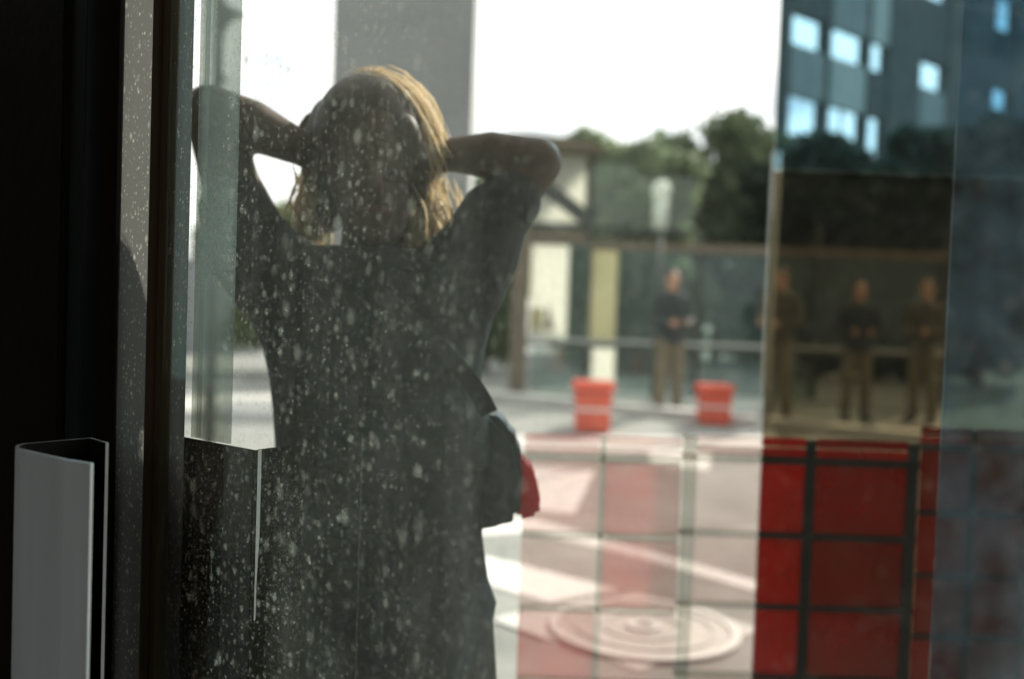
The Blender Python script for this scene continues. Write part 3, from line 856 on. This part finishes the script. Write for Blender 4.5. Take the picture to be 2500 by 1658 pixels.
pbar('rail', 1285, 2310, 838, .055, 'dark_frame', -.14, -.10)
pbar('rail', 1285, 2310, 826, .05, 'pale_metal', -.14, -.10)
pbar('rail', 1285, 2310, 958, .10, 'pale_metal', -.09, -.055)
# dark bar added for the diagonal shade across the upper cream panel
bm = bmesh.new()
s0, s1 = pv(1296, 432), pv(1440, 545)
u_ = (s1 - s0).normalized(); v_ = Vector((-u_.z, 0, u_.x)) * .11
prism(bm, [s0 - v_ + Vector((0, -.2, 0)), s1 - v_ + Vector((0, -.2, 0)), s1 + v_ + Vector((0, -.2, 0)), s0 + v_ + Vector((0, -.2, 0))], (0, .08, 0))
bm_obj('shade_bar', bm, 'dark_frame', pav, bevel=.005)
bm = bmesh.new()
prism(bm, [pv(1328, 805) + Vector((0, -.12, 0)), pv(1352, 805) + Vector((0, -.12, 0)), pv(1338, 738) + Vector((0, -.12, 0))], (0, .06, 0))
bm_obj('fin', bm, 'brown_beam', pav)
pbox('box_planter', 1296, 1326, 752, 805, 'olive_panel', -.10, -.03)
# swept roof: profile extruded backwards
top = [(1236, 338), (1300, 340), (1370, 348), (1445, 362), (1470, 370)]
bot = [(1470, 376), (1445, 376), (1370, 371), (1300, 370), (1236, 369)]
bm = bmesh.new()
prism(bm, [pv(*p) + Vector((0, -.5, 0)) for p in top + bot], (0, 2.2, 0))
bm_obj('roof', bm, 'brown_beam', pav)

# light pole, globe lamp
lp = P(1882, 700, 11.0)
pole = empty('light_pole', (lp.x, 11.0, 0))
tag(pole, 'slim pale metal pole at the left edge of the tinted glass', 'pole')
bm = bmesh.new(); cone(bm, (0, 0, 0.05), (0, 0, P(1885, 372, 11).z), .042, .036, 20); bm_obj('shaft', bm, 'pale_metal', pole, True)
bm = bmesh.new(); cone(bm, (0, 0, 0), (0, 0, .05), .10, .09, 20); bm_obj('base_plate', bm, 'pale_metal', pole)
gl_ = P(1614, 465, 14.4)
lamp = empty('globe_lamp', (gl_.x, 14.4, 0))
tag(lamp, 'pale globe lamp on a dark post in front of the trees', 'lamp')
bm = bmesh.new(); sphere(bm, (0, 0, gl_.z), .14, 1, 1, 1.1, 20, 14); bm_obj('globe', bm, 'opal', lamp, True)
bm = bmesh.new(); cone(bm, (0, 0, 0), (0, 0, gl_.z - .55), .04, .04, 16); bm_obj('post', bm, 'dark_frame', lamp, True)
bm = bmesh.new(); cone(bm, (0, 0, gl_.z - .55), (0, 0, gl_.z - .14), .10, .11, 16); bm_obj('sleeve', bm, 'opal', lamp, True)

# ================================================================== RED BINS
def bin_(x0, x1, ytop, ybot, label):
    g = G((x0 + x1) / 2, ybot)
    d = g.y
    w = (x1 - x0) / FPX * d
    h = P((x0 + x1) / 2, ytop, d).z
    b = empty('litter_bin', (g.x, d + w / 2, 0))
    tag(b, label, 'bin', 'orange red litter bins on the square')
    bm = bmesh.new()
    t = w * .46
    hexa(bm, [(-t, -t, .015), (t, -t, .015), (t, t, .015), (-t, t, .015), (-t * 1.08, -t * 1.08, h * .80), (t * 1.08, -t * 1.08, h * .80), (t * 1.08, t * 1.08, h * .80), (-t * 1.08, t * 1.08, h * .80)])
    bm_obj('body', bm, 'orange_red', b, bevel=.015)
    box_obj('lid', (-t * 1.24, -t * 1.24, h * .83), (t * 1.24, t * 1.24, h), 'orange_red', b, .02)
    box_obj('neck', (-t * .98, -t * .98, h * .79), (t * .98, t * .98, h * .84), 'joint_dark', b)
    box_obj('base', (-t * .9, -t * .9, 0), (t * .9, t * .9, .02), 'joint_dark', b)
    box_obj('band', (-t * 1.075, -t * 1.075, h * .44), (t * 1.075, t * 1.075, h * .50), 'white_paint', b, .004)
bin_(1403, 1492, 934, 1060, 'larger orange red litter bin standing nearer the pavilion post')
bin_(1710, 1786, 942, 1041, 'smaller orange red litter bin standing beside the light pole')

# ================================================================== RED TILE WALL, SEE-THROUGH FOR THE REFLECTED OVERLAY
wall = empty('tiled_wall', (P(1900, 1300, 2.2).x, 2.2, 0))
tag(wall, 'waist high wall of red tiles, made see-through to imitate a reflected overlay', 'wall')
wo = Vector(wall.location)
trng = random.Random(5)
def tile_segment(px_cols, d, zrows, tmat, name='tile'):
    for x0, x1 in px_cols:
        a, b = P(x0, 1250, d), P(x1, 1250, d)
        for z0, z1 in zrows:
            k_ = trng.random()
            if tmat == 'red_glass_tile':
                tm = tmat + ('_strong' if (1450 < x0 < 1600 and .55 < z0 < .9) or k_ > .85 else '_faint' if k_ < .4 else '')
            else:
                tm = tmat + ('_bright' if x0 < 1900 or k_ > .82 else '_brown' if k_ < .35 else '')
            o = trng.uniform(-.002, .002)
            box_obj(name, (a.x - wo.x, d - wo.y + o, z0), (b.x - wo.x, d - wo.y + .022 + o, z1), tm, wall, .003)
def frame_segment(px_a, px_b, joints, d, zj, jmat):
    a, b = P(px_a, 1250, d).x - wo.x, P(px_b, 1250, d).x - wo.x
    for z0, z1 in zj:
        box_obj('joint_bar', (a, d - wo.y + .004, z0), (b, d - wo.y + .018, z1), jmat, wall)
    for x0, x1 in joints:
        box_obj('joint_post', (P(x0, 1250, d).x - wo.x, d - wo.y + .006, 0), (P(x1, 1250, d).x - wo.x, d - wo.y + .016, zof(2100, 1080, 2.2)), jmat, wall)
def zof(px, py, d): return P(px, py, d).z
def rows_from(px, d, ys):
    return [(max(zof(px, b, d), .02), zof(px, a, d)) for a, b in ys]
YT = [(1078, 1098), (1102, 1122), (1141, 1308), (1324, 1484), (1498, 1655), (1669, 1830), (1846, 2000)]
YJ = [(1122.5, 1140.5), (1308.5, 1323.5), (1484.5, 1497.5), (1655.5, 1668.5), (1830.5, 1845.5)]
def segment(cols_, px0, px1, joints, d, tmat, jmat):
    zr = rows_from(2100, 2.2, YT); zj = rows_from(2100, 2.2, YJ)
    tile_segment(cols_, d, zr, tmat); frame_segment(px0, px1, joints, d, zj, jmat)
segment([(1275, 1462), (1476, 1660)], 1275, 1660, [(1463, 1475)], 2.13, 'red_glass_tile', 'joint_glass')
segment([(1700, 1855)], 1662, 1855, [(1664, 1698)], 2.20, 'red_glass_tile', 'joint_glass')
segment([(1858, 1962), (1990, 2212)], 1857, 2242, [(1964, 1988), (2214, 2240)], 2.20, 'deep_red_tile', 'joint_dark')
segment([(2246, 2366), (2384, 2500), (2512, 2640)], 2244, 2640, [(2368, 2382), (2502, 2510)], 2.52, 'deep_red_tile', 'joint_dark')

# added glass screens: one darkens the view behind the tiles, one veils the right
def screen(name, px0, px1, d, mat, frame_mat, label, z1=2.9):
    a, b = P(px0, 829, d), P(px1, 829, d)
    s = empty(name, ((a.x + b.x) / 2, d, 0))
    tag(s, label, 'glass screen')
    h_ = (b.x - a.x) / 2
    box_obj('glass_pane', (-h_, 0, .05), (h_, .008, z1), mat, s)
    box_obj('base_rail', (-h_, -.02, 0), (h_, .03, .049), frame_mat, s, .003)
    return s
TD = 2.62
ts = screen('darkening_screen', 1872, 2720, TD, 'tinted_glass', 'dark_frame', 'tinted glass screen added to darken the view behind the red tiles', z1=P(2090, 425, TD).z)
h_ = (P(2720, 829, TD).x - P(1872, 829, TD).x) / 2
zt_ = P(2090, 425, TD).z
box_obj('upper_pane', (-h_, 0, zt_ + .006), (h_, .008, 3.1), 'blue_tint', ts)
screen('veil_screen', 2312, 2700, 1.45, 'hazy_glass', 'dark_frame', 'blue grey glass leaf added as a haze over the right edge')

# ================================================================== MEN WITH CAMERAS
def make_man(jacket):
    man = empty('person', (0, 0, 0))
    bm = bmesh.new()
    sphere(bm, (0, 0, 1.68), 1, .076, .092, .115, 20, 14)
    sphere(bm, (0, -.03, 1.615), 1, .055, .065, .065)
    cone(bm, (0, -.085, 1.69), (0, -.108, 1.655), .008, .014); sphere(bm, (0, -.104, 1.655), .014)
    for s in (-1, 1):
        sphere(bm, (s * .077, .01, 1.67), 1, .012, .022, .034)
        chain(bm, [(s * .17, 0, 1.45), (s * .25, .0, 1.18), (s * .10, -.24, 1.14)], [.055, .045, .030])
        chain(bm, [(s * .10, -.24, 1.14), (s * .075, -.27, 1.14)], [.030, .030])
        fingers(bm, Vector((s * .070, -.285, 1.14)), (-s * .5, -.75, .1), (0, 0, -1), (-s, .2, 0), .07, .009, .018)
        chain(bm, [(s * .095, 0, .92), (s * .11, -.01, .50), (s * .12, .02, .10)], [.088, .058, .042])
        chain(bm, [(s * .12, .03, .05), (s * .135, -.14, .035)], [.045, .034])
    chain(bm, [(0, .01, 1.60), (0, .01, 1.45)], [.058, .062])
    loft(bm, [((0, 0, .86), .15, .10), ((0, 0, 1.0), .155, .105), ((0, 0, 1.2), .16, .11), ((0, 0, 1.40), .19, .11), ((0, 0, 1.48), .12, .08)])
    remeshed('body', bm, 'skin_man', man, 0.009, 3)
    bm = bmesh.new()
    loft(bm, [((0, 0, .88), .185, .135), ((0, 0, 1.0), .182, .132), ((0, 0, 1.2), .185, .130), ((0, 0, 1.40), .205, .128), ((0, 0, 1.49), .15, .10), ((0, 0, 1.53), .08, .075)])
    for s in (-1, 1):
        chain(bm, [(s * .17, 0, 1.44), (s * .26, .0, 1.18), (s * .13, -.20, 1.145)], [.075, .062, .046])
    remeshed('jacket', bm, jacket, man, 0.012, 4)
    bm = bmesh.new()
    for s in (-1, 1):
        chain(bm, [(s * .09, 0, .92), (s * .11, -.01, .50), (s * .12, .02, .11)], [.105, .078, .066])
    sphere(bm, (0, 0, .92), 1, .175, .125, .10)
    remeshed('trousers', bm, 'khaki_cloth', man, 0.012, 4)
    for s in (-1, 1):
        bm = bmesh.new(); chain(bm, [(s * .12, .04, .05), (s * .137, -.15, .042)], [.052, .043]); box(bm, (s * .128 - .045, -.19, 0), (s * .128 + .045, .09, .02)); remeshed('shoe', bm, 'black_leather', man, .008, 3)
        bm = bmesh.new(); sphere(bm, (s * .03, -.080, 1.695), .012); e = bm_obj('eye', bm, 'eye_white', man, True)
    bm = bmesh.new(); sphere(bm, (0, .022, 1.715), 1, .084, .092, .095, 20, 14); remeshed('hair', bm, 'brown_hair', man, .009, 3)
    bm = bmesh.new(); sphere(bm, (0, -.086, 1.607), 1, .024, .01, .007); bm_obj('mouth', bm, 'lips', man, True)
    return man
def make_camera():
    c = empty('camera_body', (0, 0, 0))
    box_obj('body', (-.065, -.02, -.04), (.065, .02, .045), 'black_leather', c, .006)
    box_obj('viewfinder', (-.022, -.018, .046), (.022, .016, .066), 'black_leather', c, .004)
    bm = bmesh.new(); cone(bm, (0, -.021, 0), (0, -.075, 0), .032, .030, 24); bm_obj('lens', bm, 'dark_steel', c, True)
    return c
MD = 12.4
man0 = make_man('dark_jacket'); cam0 = make_camera()
spots = [(1640, MD, 'man in dark jacket holding a camera, nearest the globe lamp', "camera in the hands of the man nearest the globe lamp", 'dark_jacket'),
         (1905, MD - .25, 'man in olive jacket holding a camera, just right of the pale pole', "camera in the hands of the man beside the pale pole", 'olive_jacket'),
         (2098, MD, 'man in dark jacket holding a camera in the middle of the tinted glass', "camera held by the man in the middle of the tinted glass", 'dark_jacket'),
         (2262, MD + .1, 'man in olive jacket holding a camera at the right of the tinted glass', "camera held by the man at the right of the tinted glass", 'olive_jacket')]
for i, (px, d, lab, clab, jk) in enumerate(spots):
    m = man0 if i == 0 else copy_tree(man0)
    x = P(px, 760, d).x
    m.location = (x, d, 0)
    rz = math.atan2(-x, d) + (0.45, -.5, .2, -.35)[i]
    m.rotation_euler = (0, 0, rz)
    m.scale = [(1, 1, 1), (-1.03, 1.03, 1.03), (.97, .97, .97), (-1, 1, 1.0)][i]
    tag(m, lab, 'person', 'men holding cameras in front of the pavilion')
    if jk != 'dark_jacket':
        for ch in m.children:
            if ch.name.startswith('jacket'):
                ch.data = ch.data.copy(); ch.data.materials[0] = M[jk]
    c = cam0 if i == 0 else copy_tree(cam0)
    c.location = Vector((x, d, 1.14 * m.scale[2])) + Matrix.Rotation(rz, 3, 'Z') @ Vector((0, -.30, 0))
    c.rotation_euler = (0, 0, rz)
    tag(c, clab, 'camera', 'cameras held by the men')
